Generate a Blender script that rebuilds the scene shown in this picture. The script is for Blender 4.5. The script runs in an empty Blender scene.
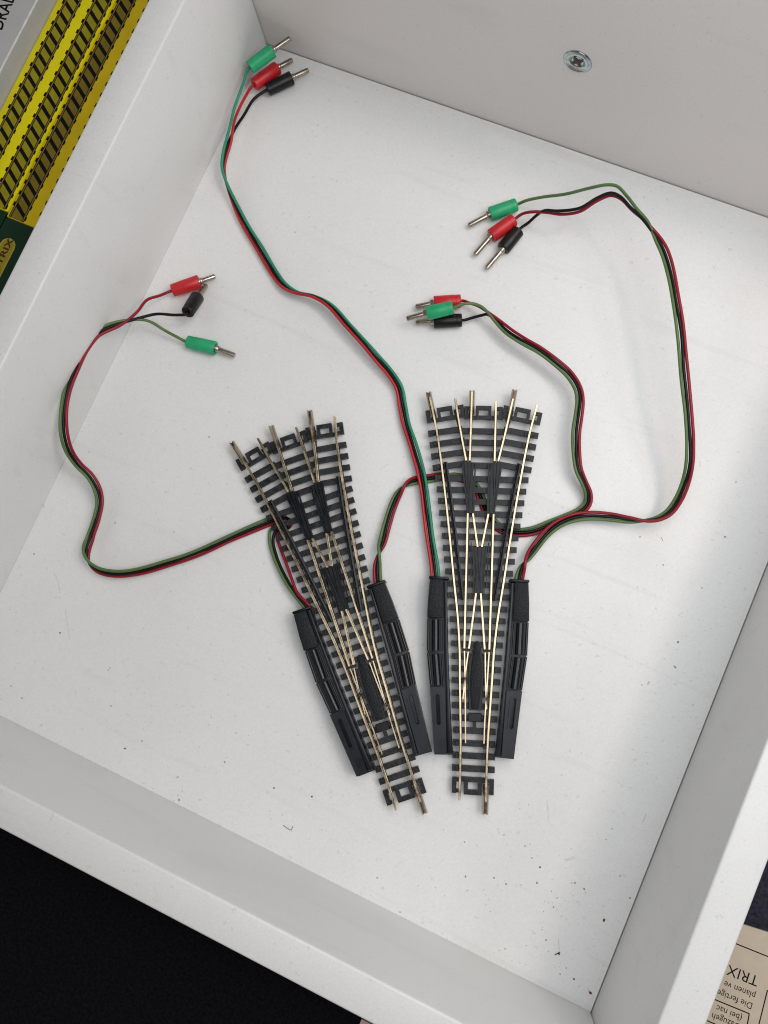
import bpy, bmesh, math, random
from math import sin, cos, pi, radians, atan2, hypot
from mathutils import Vector, Matrix

random.seed(11)
S = 0.001                       # all dimensions below are millimetres
scn = bpy.context.scene
COL = scn.collection

# ------------------------------------------------------------------ camera
K = 1.17
FPX = 836.649164
A_, B_, C_ = 0.146006891, 0.0947076726, 0.417428240
CAM = Vector((142.673468, -159.971871, 260.0)) * K
ROT = Matrix.Rotation(C_, 3, 'Z') @ Matrix.Rotation(B_, 3, 'Y') @ Matrix.Rotation(A_, 3, 'X')

def at(x, y, z=0.0):
    """photo pixel -> point on the horizontal plane at height z (mm)"""
    d = ROT @ Vector(((x - 384) / FPX, (512 - y) / FPX, -1.0))
    return CAM + d * ((z - CAM.z) / d.z)

def at_back(x, y):
    d = ROT @ Vector(((x - 384) / FPX, (512 - y) / FPX, -1.0))
    return CAM + d * ((0 - CAM.y) / d.y)

cam = bpy.data.cameras.new('camera')
cam.sensor_fit = 'HORIZONTAL'
cam.sensor_width = 36.0
cam.lens = FPX * 36.0 / 768.0
cam.clip_start = 0.005
cam.clip_end = 50
camo = bpy.data.objects.new('camera', cam)
COL.objects.link(camo)
camo.matrix_world = Matrix.Translation(CAM * S) @ ROT.to_4x4()
scn.camera = camo

# --------------------------------------------------------------- materials
def mat(name, col, rough=0.5, metal=0.0, spec=0.5, var=0.0, vscale=200.0, bump=0.0, bscale=1500.0,
        rvar=0.0, coat=0.0, sss=0.0):
    m = bpy.data.materials.new(name)
    m.use_nodes = True
    nt = m.node_tree
    N, Lk = nt.nodes, nt.links
    p = N['Principled BSDF']
    p.inputs['Base Color'].default_value = (*col, 1)
    p.inputs['Roughness'].default_value = rough
    p.inputs['Metallic'].default_value = metal
    p.inputs['Specular IOR Level'].default_value = spec
    p.inputs['Coat Weight'].default_value = coat
    tc = N.new('ShaderNodeTexCoord')
    if var or rvar:
        n = N.new('ShaderNodeTexNoise')
        n.inputs['Scale'].default_value = vscale
        n.inputs['Detail'].default_value = 5
        n.inputs['Roughness'].default_value = 0.6
        Lk.new(tc.outputs['Object'], n.inputs['Vector'])
        if var:
            r = N.new('ShaderNodeMapRange')
            r.inputs['From Min'].default_value = 0.3
            r.inputs['From Max'].default_value = 0.7
            r.inputs['To Min'].default_value = 1 - var
            r.inputs['To Max'].default_value = 1 + var
            Lk.new(n.outputs['Fac'], r.inputs['Value'])
            v = N.new('ShaderNodeVectorMath')
            v.operation = 'SCALE'
            v.inputs[0].default_value = col
            Lk.new(r.outputs['Result'], v.inputs['Scale'])
            Lk.new(v.outputs['Vector'], p.inputs['Base Color'])
        if rvar:
            r2 = N.new('ShaderNodeMapRange')
            r2.inputs['From Min'].default_value = 0.3
            r2.inputs['From Max'].default_value = 0.7
            r2.inputs['To Min'].default_value = max(0.03, rough - rvar)
            r2.inputs['To Max'].default_value = min(1, rough + rvar)
            Lk.new(n.outputs['Fac'], r2.inputs['Value'])
            Lk.new(r2.outputs['Result'], p.inputs['Roughness'])
    if bump:
        n = N.new('ShaderNodeTexNoise')
        n.inputs['Scale'].default_value = bscale
        n.inputs['Detail'].default_value = 3
        Lk.new(tc.outputs['Object'], n.inputs['Vector'])
        b = N.new('ShaderNodeBump')
        b.inputs['Strength'].default_value = bump
        b.inputs['Distance'].default_value = 0.0003
        Lk.new(n.outputs['Fac'], b.inputs['Height'])
        Lk.new(b.outputs['Normal'], p.inputs['Normal'])
    return m

def melamine(name, base, smudge, amount):
    """white foil-covered board: faint blotches, fine grain and rub marks"""
    m = mat(name, base, 0.42, bump=0.05, bscale=900)
    nt = m.node_tree
    N, Lk = nt.nodes, nt.links
    p = N['Principled BSDF']
    tc = N.new('ShaderNodeTexCoord')
    n1 = N.new('ShaderNodeTexNoise'); n1.inputs['Scale'].default_value = 22; n1.inputs['Detail'].default_value = 6
    n1.inputs['Distortion'].default_value = 0.8
    n2 = N.new('ShaderNodeTexNoise'); n2.inputs['Scale'].default_value = 1400; n2.inputs['Detail'].default_value = 2
    Lk.new(tc.outputs['Object'], n1.inputs['Vector']); Lk.new(tc.outputs['Object'], n2.inputs['Vector'])
    r1 = N.new('ShaderNodeMapRange')
    r1.inputs['From Min'].default_value = 0.45; r1.inputs['From Max'].default_value = 0.75
    r1.inputs['To Min'].default_value = 0; r1.inputs['To Max'].default_value = amount
    Lk.new(n1.outputs['Fac'], r1.inputs['Value'])
    r2 = N.new('ShaderNodeMapRange')
    r2.inputs['From Min'].default_value = 0.3; r2.inputs['From Max'].default_value = 0.7
    r2.inputs['To Min'].default_value = 0.965; r2.inputs['To Max'].default_value = 1.03
    Lk.new(n2.outputs['Fac'], r2.inputs['Value'])
    mx = N.new('ShaderNodeMixRGB')
    mx.inputs['Color1'].default_value = (*base, 1); mx.inputs['Color2'].default_value = (*smudge, 1)
    Lk.new(r1.outputs['Result'], mx.inputs['Fac'])
    # tiny grey flecks of ground-in dust and stretched rub marks
    n3 = N.new('ShaderNodeTexNoise'); n3.inputs['Scale'].default_value = 620; n3.inputs['Detail'].default_value = 3
    Lk.new(tc.outputs['Object'], n3.inputs['Vector'])
    r4 = N.new('ShaderNodeMapRange')
    r4.inputs['From Min'].default_value = 0.66; r4.inputs['From Max'].default_value = 0.74
    r4.inputs['To Min'].default_value = 0; r4.inputs['To Max'].default_value = 0.30
    Lk.new(n3.outputs['Fac'], r4.inputs['Value'])
    mx2 = N.new('ShaderNodeMixRGB'); mx2.inputs['Color2'].default_value = (0.42, 0.41, 0.39, 1)
    Lk.new(r4.outputs['Result'], mx2.inputs['Fac']); Lk.new(mx.outputs['Color'], mx2.inputs['Color1'])
    mp = N.new('ShaderNodeMapping'); mp.inputs['Rotation'].default_value = (0.3, 0.2, 0.7); mp.inputs['Scale'].default_value = (14, 160, 60)
    Lk.new(tc.outputs['Object'], mp.inputs['Vector'])
    n4 = N.new('ShaderNodeTexNoise'); n4.inputs['Scale'].default_value = 1.0; n4.inputs['Detail'].default_value = 4
    n4.inputs['Distortion'].default_value = 0.6
    Lk.new(mp.outputs['Vector'], n4.inputs['Vector'])
    r5 = N.new('ShaderNodeMapRange')
    r5.inputs['From Min'].default_value = 0.60; r5.inputs['From Max'].default_value = 0.72
    r5.inputs['To Min'].default_value = 0; r5.inputs['To Max'].default_value = 0.16
    Lk.new(n4.outputs['Fac'], r5.inputs['Value'])
    mx3 = N.new('ShaderNodeMixRGB'); mx3.inputs['Color2'].default_value = (0.55, 0.54, 0.52, 1)
    Lk.new(r5.outputs['Result'], mx3.inputs['Fac']); Lk.new(mx2.outputs['Color'], mx3.inputs['Color1'])
    mx = mx3
    v = N.new('ShaderNodeVectorMath'); v.operation = 'SCALE'
    Lk.new(mx.outputs['Color'], v.inputs[0]); Lk.new(r2.outputs['Result'], v.inputs['Scale'])
    Lk.new(v.outputs['Vector'], p.inputs['Base Color'])
    r3 = N.new('ShaderNodeMapRange')
    r3.inputs['To Min'].default_value = 0.34; r3.inputs['To Max'].default_value = 0.52
    Lk.new(n1.outputs['Fac'], r3.inputs['Value'])
    Lk.new(r3.outputs['Result'], p.inputs['Roughness'])
    return m

M = {}
M['board'] = melamine('white_melamine', (0.78, 0.775, 0.765), (0.66, 0.65, 0.615), 0.26)
M['base'] = melamine('white_drawer_base', (0.80, 0.797, 0.79), (0.70, 0.70, 0.69), 0.24)
M['far'] = melamine('warm_white_melamine', (0.80, 0.75, 0.722), (0.73, 0.69, 0.66), 0.12)
M['edge'] = melamine('white_edge_band', (0.80, 0.795, 0.79), (0.72, 0.71, 0.70), 0.2)
M['sleeper'] = mat('charcoal_sleeper_plastic', (0.017, 0.018, 0.022), 0.42, spec=0.30, var=0.75, vscale=420, bump=0.35, rvar=0.14)
M['black'] = mat('black_plastic', (0.008, 0.009, 0.012), 0.32, spec=0.26, var=0.4, vscale=260, bump=0.08, rvar=0.1)
M['gloss'] = mat('glossy_black_plastic', (0.005, 0.006, 0.009), 0.20, spec=0.4, var=0.2, vscale=200)
M['flange'] = mat('smooth_black_plastic', (0.013, 0.015, 0.021), 0.33, spec=0.28, var=0.25, vscale=200, rvar=0.1)
M['knurl'] = mat('grained_black_plastic', (0.010, 0.011, 0.014), 0.38, spec=0.26, bump=0.9, bscale=2600)
M['hole'] = mat('slot_black', (0.004, 0.004, 0.005), 0.6)
M['rail'] = mat('nickel_silver_rail', (0.56, 0.455, 0.305), 0.27, metal=1.0, var=0.34, vscale=240, rvar=0.12)
M['joiner'] = mat('rail_joiner_metal', (0.43, 0.375, 0.31), 0.33, metal=1.0, var=0.25, vscale=500, rvar=0.1)
M['pin'] = mat('plug_pin_metal', (0.44, 0.385, 0.325), 0.28, metal=1.0, var=0.2, vscale=400, rvar=0.1)
M['steel'] = mat('screw_steel', (0.50, 0.56, 0.58), 0.16, metal=1.0, var=0.2, vscale=500)
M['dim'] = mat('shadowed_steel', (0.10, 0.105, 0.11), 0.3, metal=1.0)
M['green'] = mat('green_plug_plastic', (0.015, 0.36, 0.15), 0.42, var=0.1, vscale=300, bump=0.05)
M['red'] = mat('red_plug_plastic', (0.55, 0.012, 0.018), 0.40, var=0.12, vscale=300, bump=0.05)
M['blackplug'] = mat('black_plug_plastic', (0.006, 0.006, 0.007), 0.36, spec=0.35, var=0.2, vscale=300)
M['w_green'] = mat('olive_green_wire', (0.095, 0.17, 0.055), 0.38, spec=0.35, var=0.15, vscale=150)
M['w_teal'] = mat('teal_green_wire', (0.016, 0.24, 0.135), 0.45, var=0.15, vscale=150)
M['w_red'] = mat('red_wire', (0.27, 0.008, 0.020), 0.36, spec=0.35, var=0.15, vscale=150)
M['w_red2'] = mat('bright_red_wire', (0.46, 0.014, 0.018), 0.38, var=0.15, vscale=150)
M['w_black'] = mat('black_wire', (0.0045, 0.004, 0.0045), 0.42, spec=0.25)
M['cloth'] = mat('dark_cloth', (0.0062, 0.0058, 0.0075), 0.95, spec=0.08, var=0.6, vscale=900, bump=0.8, bscale=1500)
M['yellow'] = mat('yellow_print', (0.80, 0.70, 0.004), 0.30, spec=0.3, var=0.08, vscale=80)
M['greencard'] = mat('dark_green_print', (0.002, 0.028, 0.010), 0.34, spec=0.3, var=0.2, vscale=80)
M['ink'] = mat('black_ink', (0.006, 0.004, 0.004), 0.5, spec=0.15)
M['railink'] = mat('brown_rail_ink', (0.19, 0.13, 0.03), 0.45)
M['ballast'] = mat('olive_track_print', (0.30, 0.26, 0.006), 0.34, spec=0.3, var=0.15, vscale=200)
M['ballast2'] = mat('shaded_track_print', (0.20, 0.145, 0.010), 0.36, spec=0.3, var=0.15, vscale=200)  # track print colour darkened to carry the drawer side's shade
M['yellow2'] = mat('shaded_yellow_print', (0.70, 0.52, 0.004), 0.30, spec=0.3, var=0.1, vscale=80)  # yellow deepened in colour for the shade beside the drawer
M['gold'] = mat('gold_print', (0.42, 0.30, 0.06), 0.40, var=0.1)
M['redink'] = mat('dark_red_ink', (0.07, 0.008, 0.008), 0.5)
M['greybox'] = mat('grey_white_card', (0.47, 0.46, 0.455), 0.42, var=0.04, vscale=60)
M['highlit'] = mat('highlit_card_edge', (0.74, 0.76, 0.74), 0.5, var=0.15, vscale=400)  # paler colour that paints the highlight along the box's fold
M['paper'] = mat('buff_paper', (0.56, 0.47, 0.37), 0.85, spec=0.2, var=0.05, vscale=250, bump=0.1)
M['crumb'] = mat('dark_crumb', (0.045, 0.040, 0.037), 0.8, var=0.4, vscale=900)
M['rust'] = mat('brown_crumb', (0.10, 0.045, 0.025), 0.8, var=0.4, vscale=900)
M['greycrumb'] = mat('grey_crumb', (0.36, 0.355, 0.35), 0.8)
M['fibre'] = mat('pale_fibre', (0.52, 0.515, 0.50), 0.8)
M['pinkcard'] = mat('pale_card', (0.62, 0.42, 0.40), 0.6)
M['redcard'] = mat('red_card', (0.25, 0.012, 0.02), 0.5)

# ----------------------------------------------------------------- helpers
def obj(name, bm, m, parent=None, smooth=False, recalc=True):
    if recalc:
        bmesh.ops.recalc_face_normals(bm, faces=bm.faces[:])
    bmesh.ops.scale(bm, vec=(S, S, S), verts=bm.verts[:])
    me = bpy.data.meshes.new(name)
    bm.to_mesh(me); bm.free()
    for mm in (m if isinstance(m, (list, tuple)) else [m]):
        me.materials.append(mm)
    if smooth:
        me.polygons.foreach_set('use_smooth', [True] * len(me.polygons))
        try:
            me.set_sharp_from_angle(angle=radians(38))
        except Exception:
            pass
    o = bpy.data.objects.new(name, me)
    COL.objects.link(o)
    if parent: o.parent = parent
    return o

def thing(name, label, cat, loc=(0, 0, 0), rz=0.0, group=None):
    o = bpy.data.objects.new(name, None)
    o.empty_display_size = 0.01
    COL.objects.link(o)
    o.location = Vector(loc) * S
    o.rotation_euler = (0, 0, rz)
    tag(o, label, cat, group)
    return o

def tag(o, label=None, cat=None, group=None, kind=None):
    if label: o['label'] = label
    if cat: o['category'] = cat
    if group: o['group'] = group
    if kind: o['kind'] = kind
    return o

def prism(bm, poly, z0, z1, mi=0, top=True, bottom=True):
    """extrude a 2D polygon between two heights (z may be callables of x,y)"""
    f0 = z0 if callable(z0) else (lambda x, y: z0)
    f1 = z1 if callable(z1) else (lambda x, y: z1)
    a = [bm.verts.new((x, y, f0(x, y))) for x, y in poly]
    b = [bm.verts.new((x, y, f1(x, y))) for x, y in poly]
    n = len(poly); out = []
    for i in range(n):
        j = (i + 1) % n
        out.append(bm.faces.new((a[i], a[j], b[j], b[i])))
    if top: out.append(bm.faces.new(b))
    if bottom: out.append(bm.faces.new(a[::-1]))
    for f in out: f.material_index = mi
    return out

def rect(cx, cy, w, h, ang=0.0):
    c, s = cos(ang), sin(ang)
    return [(cx + u * c - v * s, cy + u * s + v * c) for u, v in
            ((-w / 2, -h / 2), (w / 2, -h / 2), (w / 2, h / 2), (-w / 2, h / 2))]

def box(bm, cx, cy, w, h, z0, z1, ang=0.0, mi=0):
    return prism(bm, rect(cx, cy, w, h, ang), z0, z1, mi)

def bevel_all(bm, w, seg=2, ang=40):
    bmesh.ops.recalc_face_normals(bm, faces=bm.faces[:])
    es = [e for e in bm.edges if len(e.link_faces) == 2 and e.calc_face_angle(0) > radians(ang)]
    bmesh.ops.bevel(bm, geom=es, offset=w, segments=seg, profile=0.5, affect='EDGES', clamp_overlap=True)

def prism_hole(bm, outer, inner, z0, z1, zfloor, mi=0, mhole=1):
    """block with a blind recess"""
    to = [bm.verts.new((x, y, z1)) for x, y in outer]
    ti = [bm.verts.new((x, y, z1)) for x, y in inner]
    bo = [bm.verts.new((x, y, z0)) for x, y in outer]
    fi = [bm.verts.new((x, y, zfloor)) for x, y in inner]
    n, k = len(outer), len(inner)
    for i in range(n):
        j = (i + 1) % n
        bm.faces.new((bo[i], bo[j], to[j], to[i])).material_index = mi
    for i in range(k):
        j = (i + 1) % k
        bm.faces.new((ti[i], ti[j], fi[j], fi[i])).material_index = mhole
    bm.faces.new(fi).material_index = mhole
    bm.faces.new(bo[::-1]).material_index = mi
    eo = [bm.edges.get((to[i], to[(i + 1) % n])) for i in range(n)]
    ei = [bm.edges.get((ti[i], ti[(i + 1) % k])) for i in range(k)]
    r = bmesh.ops.triangle_fill(bm, use_beauty=True, use_dissolve=False, edges=eo + ei)
    for g in r['geom']:
        if isinstance(g, bmesh.types.BMFace): g.material_index = mi

def stadium(cx, cy, w, h, ang=0.0, n=6):
    r = w / 2; L = h / 2 - r; pts = []
    for i in range(n + 1):
        a = pi * i / n; pts.append((r * cos(a), L + r * sin(a)))
    for i in range(n + 1):
        a = pi + pi * i / n; pts.append((r * cos(a), -L + r * sin(a)))
    c, s = cos(ang), sin(ang)
    return [(cx + x * c - y * s, cy + x * s + y * c) for x, y in pts]

def spline(pts, step=1.2):
    """Catmull-Rom through points of any dimension (centripetal-ish), resampled"""
    P = [Vector(p) for p in pts]
    P = [P[0] * 2 - P[1]] + P + [P[-1] * 2 - P[-2]]
    out = []
    for i in range(1, len(P) - 2):
        p0, p1, p2, p3 = P[i - 1], P[i], P[i + 1], P[i + 2]
        n = max(2, int((p2 - p1).length / step))
        def tj(ti, a, b): return ti + max(1e-4, (b - a).length) ** 0.5
        t0 = 0; t1 = tj(t0, p0, p1); t2 = tj(t1, p1, p2); t3 = tj(t2, p2, p3)
        for k in range(n):
            t = t1 + (t2 - t1) * k / n
            a1 = p0 * ((t1 - t) / (t1 - t0)) + p1 * ((t - t0) / (t1 - t0))
            a2 = p1 * ((t2 - t) / (t2 - t1)) + p2 * ((t - t1) / (t2 - t1))
            a3 = p2 * ((t3 - t) / (t3 - t2)) + p3 * ((t - t2) / (t3 - t2))
            b1 = a1 * ((t2 - t) / (t2 - t0)) + a2 * ((t - t0) / (t2 - t0))
            b2 = a2 * ((t3 - t) / (t3 - t1)) + a3 * ((t - t1) / (t3 - t1))
            out.append(b1 * ((t2 - t) / (t2 - t1)) + b2 * ((t - t1) / (t2 - t1)))
    out.append(P[-2])
    return out

def tube(bm, pts, r, n=10):
    pts = [Vector(p) for p in pts]
    rings = []
    up = Vector((0, 0, 1))
    for i, p in enumerate(pts):
        t = (pts[min(i + 1, len(pts) - 1)] - pts[max(i - 1, 0)]).normalized()
        u = t.cross(up)
        if u.length < 1e-3: u = t.cross(Vector((1, 0, 0)))
        u.normalize(); v = u.cross(t)
        rings.append([bm.verts.new(p + (u * cos(2 * pi * k / n) + v * sin(2 * pi * k / n)) * r) for k in range(n)])
    for a, b in zip(rings, rings[1:]):
        for k in range(n):
            bm.faces.new((a[k], a[(k + 1) % n], b[(k + 1) % n], b[k]))
    bm.faces.new(rings[0][::-1]); bm.faces.new(rings[-1])

def sweep(bm, line, profile, z=0.0, mi=0):
    """sweep a closed (offset, height) profile along a plan polyline"""
    L = [Vector((p[0], p[1])) for p in line]
    rings = []
    for i, p in enumerate(L):
        t = (L[min(i + 1, len(L) - 1)] - L[max(i - 1, 0)]).normalized()
        nrm = Vector((t.y, -t.x))
        rings.append([bm.verts.new((p.x + nrm.x * o, p.y + nrm.y * o, z + h)) for o, h in profile])
    n = len(profile); fs = []
    for a, b in zip(rings, rings[1:]):
        for k in range(n):
            fs.append(bm.faces.new((a[k], a[(k + 1) % n], b[(k + 1) % n], b[k])))
    fs.append(bm.faces.new(rings[0][::-1])); fs.append(bm.faces.new(rings[-1]))
    for f in fs: f.material_index = mi

def lathe(bm, a, b, prof, n=20, mi=0):
    """profile of (distance along a->b in mm, radius)"""
    a, b = Vector(a), Vector(b)
    t = (b - a).normalized()
    u = t.cross(Vector((0, 0, 1)))
    if u.length < 1e-3: u = t.cross(Vector((1, 0, 0)))
    u.normalize(); v = u.cross(t)
    rings = [[bm.verts.new(a + t * s + (u * cos(2 * pi * k / n) + v * sin(2 * pi * k / n)) * max(r, 0.01)) for k in range(n)]
             for s, r in prof]
    fs = []
    for p, q in zip(rings, rings[1:]):
        for k in range(n):
            fs.append(bm.faces.new((p[k], p[(k + 1) % n], q[(k + 1) % n], q[k])))
    fs.append(bm.faces.new(rings[0][::-1])); fs.append(bm.faces.new(rings[-1]))
    for f in fs: f.material_index = mi

def interp(table, y):
    """table of (x, y) sorted by y -> x at y"""
    if y <= table[0][1]: return table[0][0]
    for (x0, y0), (x1, y1) in zip(table, table[1:]):
        if y <= y1: return x0 + (x1 - x0) * (y - y0) / (y1 - y0)
    return table[-1][0]

def text_mesh(body, size, xaxis, origin, zoff, squeeze=1.0, bold=0.0):
    """printed lettering as a flat bmesh; xaxis = reading direction (2D), origin = left end of the baseline"""
    cu = bpy.data.curves.new('lettering', 'FONT')
    cu.body = body; cu.size = size; cu.resolution_u = 3; cu.offset = bold
    o = bpy.data.objects.new('lettering', cu); COL.objects.link(o)
    bpy.context.view_layer.update()
    me = bpy.data.meshes.new_from_object(o.evaluated_get(bpy.context.evaluated_depsgraph_get()))
    bm = bmesh.new(); bm.from_mesh(me)
    bpy.data.objects.remove(o); bpy.data.curves.remove(cu); bpy.data.meshes.remove(me)
    d = Vector(xaxis).normalized(); n = Vector((-d.y, d.x))
    for v in bm.verts:
        p = Vector((origin[0], origin[1])) + d * v.co.x * squeeze + n * v.co.y
        v.co = (p.x, p.y, zoff)
    return bm

def join(bm, other):
    me = bpy.data.meshes.new('tmp'); other.to_mesh(me); other.free()
    bm.from_mesh(me); bpy.data.meshes.remove(me)

# ------------------------------------------------------------- the setting
TZ = -9.0
bm = bmesh.new()
prism(bm, [(-900, -1000), (1100, -1000), (1100, 700), (-900, 700)], TZ - 20, TZ)
tag(obj('tabletop', bm, M['cloth']), kind='structure')

# ---------------------------------------------------------------- drawer
W, D = 217.154 * K, 242.891 * K
HL, HF, HR = 51.856 * K, 47.968 * K, 49.650 * K
TL, TF, TR = 10.257 * K, 9.627 * K, 9.694 * K
drawer = thing('drawer', 'white board drawer with a screw in its far panel, holding track and cables', 'drawer', (W / 2, -D / 2, TZ))
off = Vector((-W / 2, D / 2, -TZ))
def drawer_part(name, bm, m):
    bmesh.ops.translate(bm, verts=bm.verts[:], vec=off)
    return obj(name, bm, m, drawer, smooth=True)
def panel(name, x0, x1, y0, y1, z0, z1, m=None, bev=0.8):
    bm = bmesh.new()
    prism(bm, [(x0, y0), (x1, y0), (x1, y1), (x0, y1)], z0, z1)
    bevel_all(bm, bev, 3)
    return drawer_part(name, bm, m or M['board'])
panel('side_panel', -TL, 0, -D - TF, -0.05, TZ, HL)
panel('side_panel', W, W + TR, -D - TF, -0.05, TZ, HR)
panel('end_panel', 0.03, W - 0.03, -D - TF, -D, TZ, HF)
bp = panel('end_panel', -TL - 22, W + TR + 22, 0, 15, TZ, 104, M['far'])
panel('bottom_panel', 0.0, W - 0.28, -D, -0.35, -3.2, 0, M['base'], 0.12)
bm = bmesh.new()
prism(bm, [(0, -D), (W, -D), (W, 0), (0, 0)], -6.0, -3.6)
drawer_part('gap_shade', bm, M['hole'])  # black sheet added beneath so the panel gaps look shadowed
# cam screw in the far panel
sc = at_back(577.5, 61.5)
bm = bmesh.new()
n = 28; R0 = 4.7
prof = [(-0.05, R0), (0.30, R0), (0.52, R0 - 0.25), (0.60, R0 - 0.6), (0.30, R0 - 0.85), (0.05, R0 - 1.5), (-0.02, 1.6), (0.1, 1.0), (0.12, 0.02)]
prof = [(-0.05, R0 + 0.35), (0.1, R0 + 0.35), (0.12, R0)] + prof[1:]
lathe(bm, (sc.x, 0, sc.z), (sc.x, -10, sc.z), prof, n)
screw = drawer_part('screw', bm, M['steel'])
bm = bmesh.new()
for k in range(2):
    a = radians(38 + 90 * k)
    for sgn in (1,):
        vs = []
        for u, v in ((-1.9, -0.55), (1.9, -0.55), (2.3, 0.0), (1.9, 0.55), (-1.9, 0.55), (-2.3, 0.0)):
            vs.append((sc.x + u * cos(a) - v * sin(a), sc.z + u * sin(a) + v * cos(a)))
        lo = [bm.verts.new((x, -0.16 - 0.004 * k, z)) for x, z in vs]
        hi = [bm.verts.new((x, -0.27 - 0.004 * k, z)) for x, z in vs]
        for i in range(6):
            j = (i + 1) % 6; bm.faces.new((lo[i], lo[j], hi[j], hi[i]))
        bm.faces.new(hi); bm.faces.new(lo[::-1])
bmesh.ops.translate(bm, verts=bm.verts[:], vec=off)
obj('cross_recess', bm, M['dim'], screw)

# -------------------------------------------------------------- turnouts
R1 = [(-4.5, -1.0), (-4.5, 8), (-4.7, 20), (-5.1, 29), (-5.6, 40), (-6.0, 50), (-7.1, 62), (-8.6, 73), (-10.8, 90), (-13.2, 107), (-16.7, 128), (-19.8, 141)]
R2a = [(-10.5, 140.8), (-8.0, 128), (-5.75, 117.6)]
R3a = [(-4.4, 143.2), (-4.45, 117.6)]
ZB, ZS, ZR = 1.5, 3.3, 5.3      # sleeper underside, sleeper top, rail head
mir = lambda pts: [(-x, y) for x, y in pts]
def R1x(y): return interp(R1, y)
def R2x(y): return interp(sorted(R2a, key=lambda p: p[1]), y)

RAILP = [(-0.42, 0), (0.42, 0), (0.40, 0.25), (0.16, 0.38), (0.16, 1.35), (0.37, 1.5), (0.38, 1.86), (0.28, 2.0), (-0.28, 2.0), (-0.38, 1.86), (-0.37, 1.5), (-0.16, 1.35), (-0.16, 0.38), (-0.40, 0.25)]
BLADEP = [(-0.26, 0.2), (0.26, 0.2), (0.26, 1.9), (0.2, 1.98), (-0.2, 1.98), (-0.26, 1.9)]

def end_frame(bm, cx, cy, ang, half, hole=(3.5, 2.3), ring=(5.7, 5.0), link_low=True):
    """end tie: a square eye between the rails and a chair block outside each rail"""
    c, s = cos(ang), sin(ang)
    def b(u, v, w, h, z1=ZS):
        box(bm, cx + u * c - v * s, cy + u * s + v * c, w, h, ZB, z1, ang)
    tw = (ring[1] - hole[1]) / 2; sw = (ring[0] - hole[0]) / 2
    b(0, (ring[1] - tw) / 2, ring[0], tw); b(0, -(ring[1] - tw) / 2, ring[0], tw)
    b(-(ring[0] - sw) / 2, 0, sw, hole[1] + 0.02); b((ring[0] - sw) / 2, 0, sw, hole[1] + 0.02)
    lv = -(ring[1] - tw) / 2 * (1 if link_low else -1)
    for sg in (-1, 1):
        b(sg * (half + 2.05), 0, 1.5, ring[1] * 0.9, ZS - 0.15)
        b(sg * (half + 1.5), ring[1] * 0.32, 2.4, 1.1, ZS - 0.05)
        b(sg * (half + 1.5), -ring[1] * 0.32, 2.4, 1.1, ZS - 0.05)
        b(sg * (half * 0.5 + ring[0] / 4), lv, half - ring[0] / 2 + 1.0, tw, ZS - 0.35)

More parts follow.
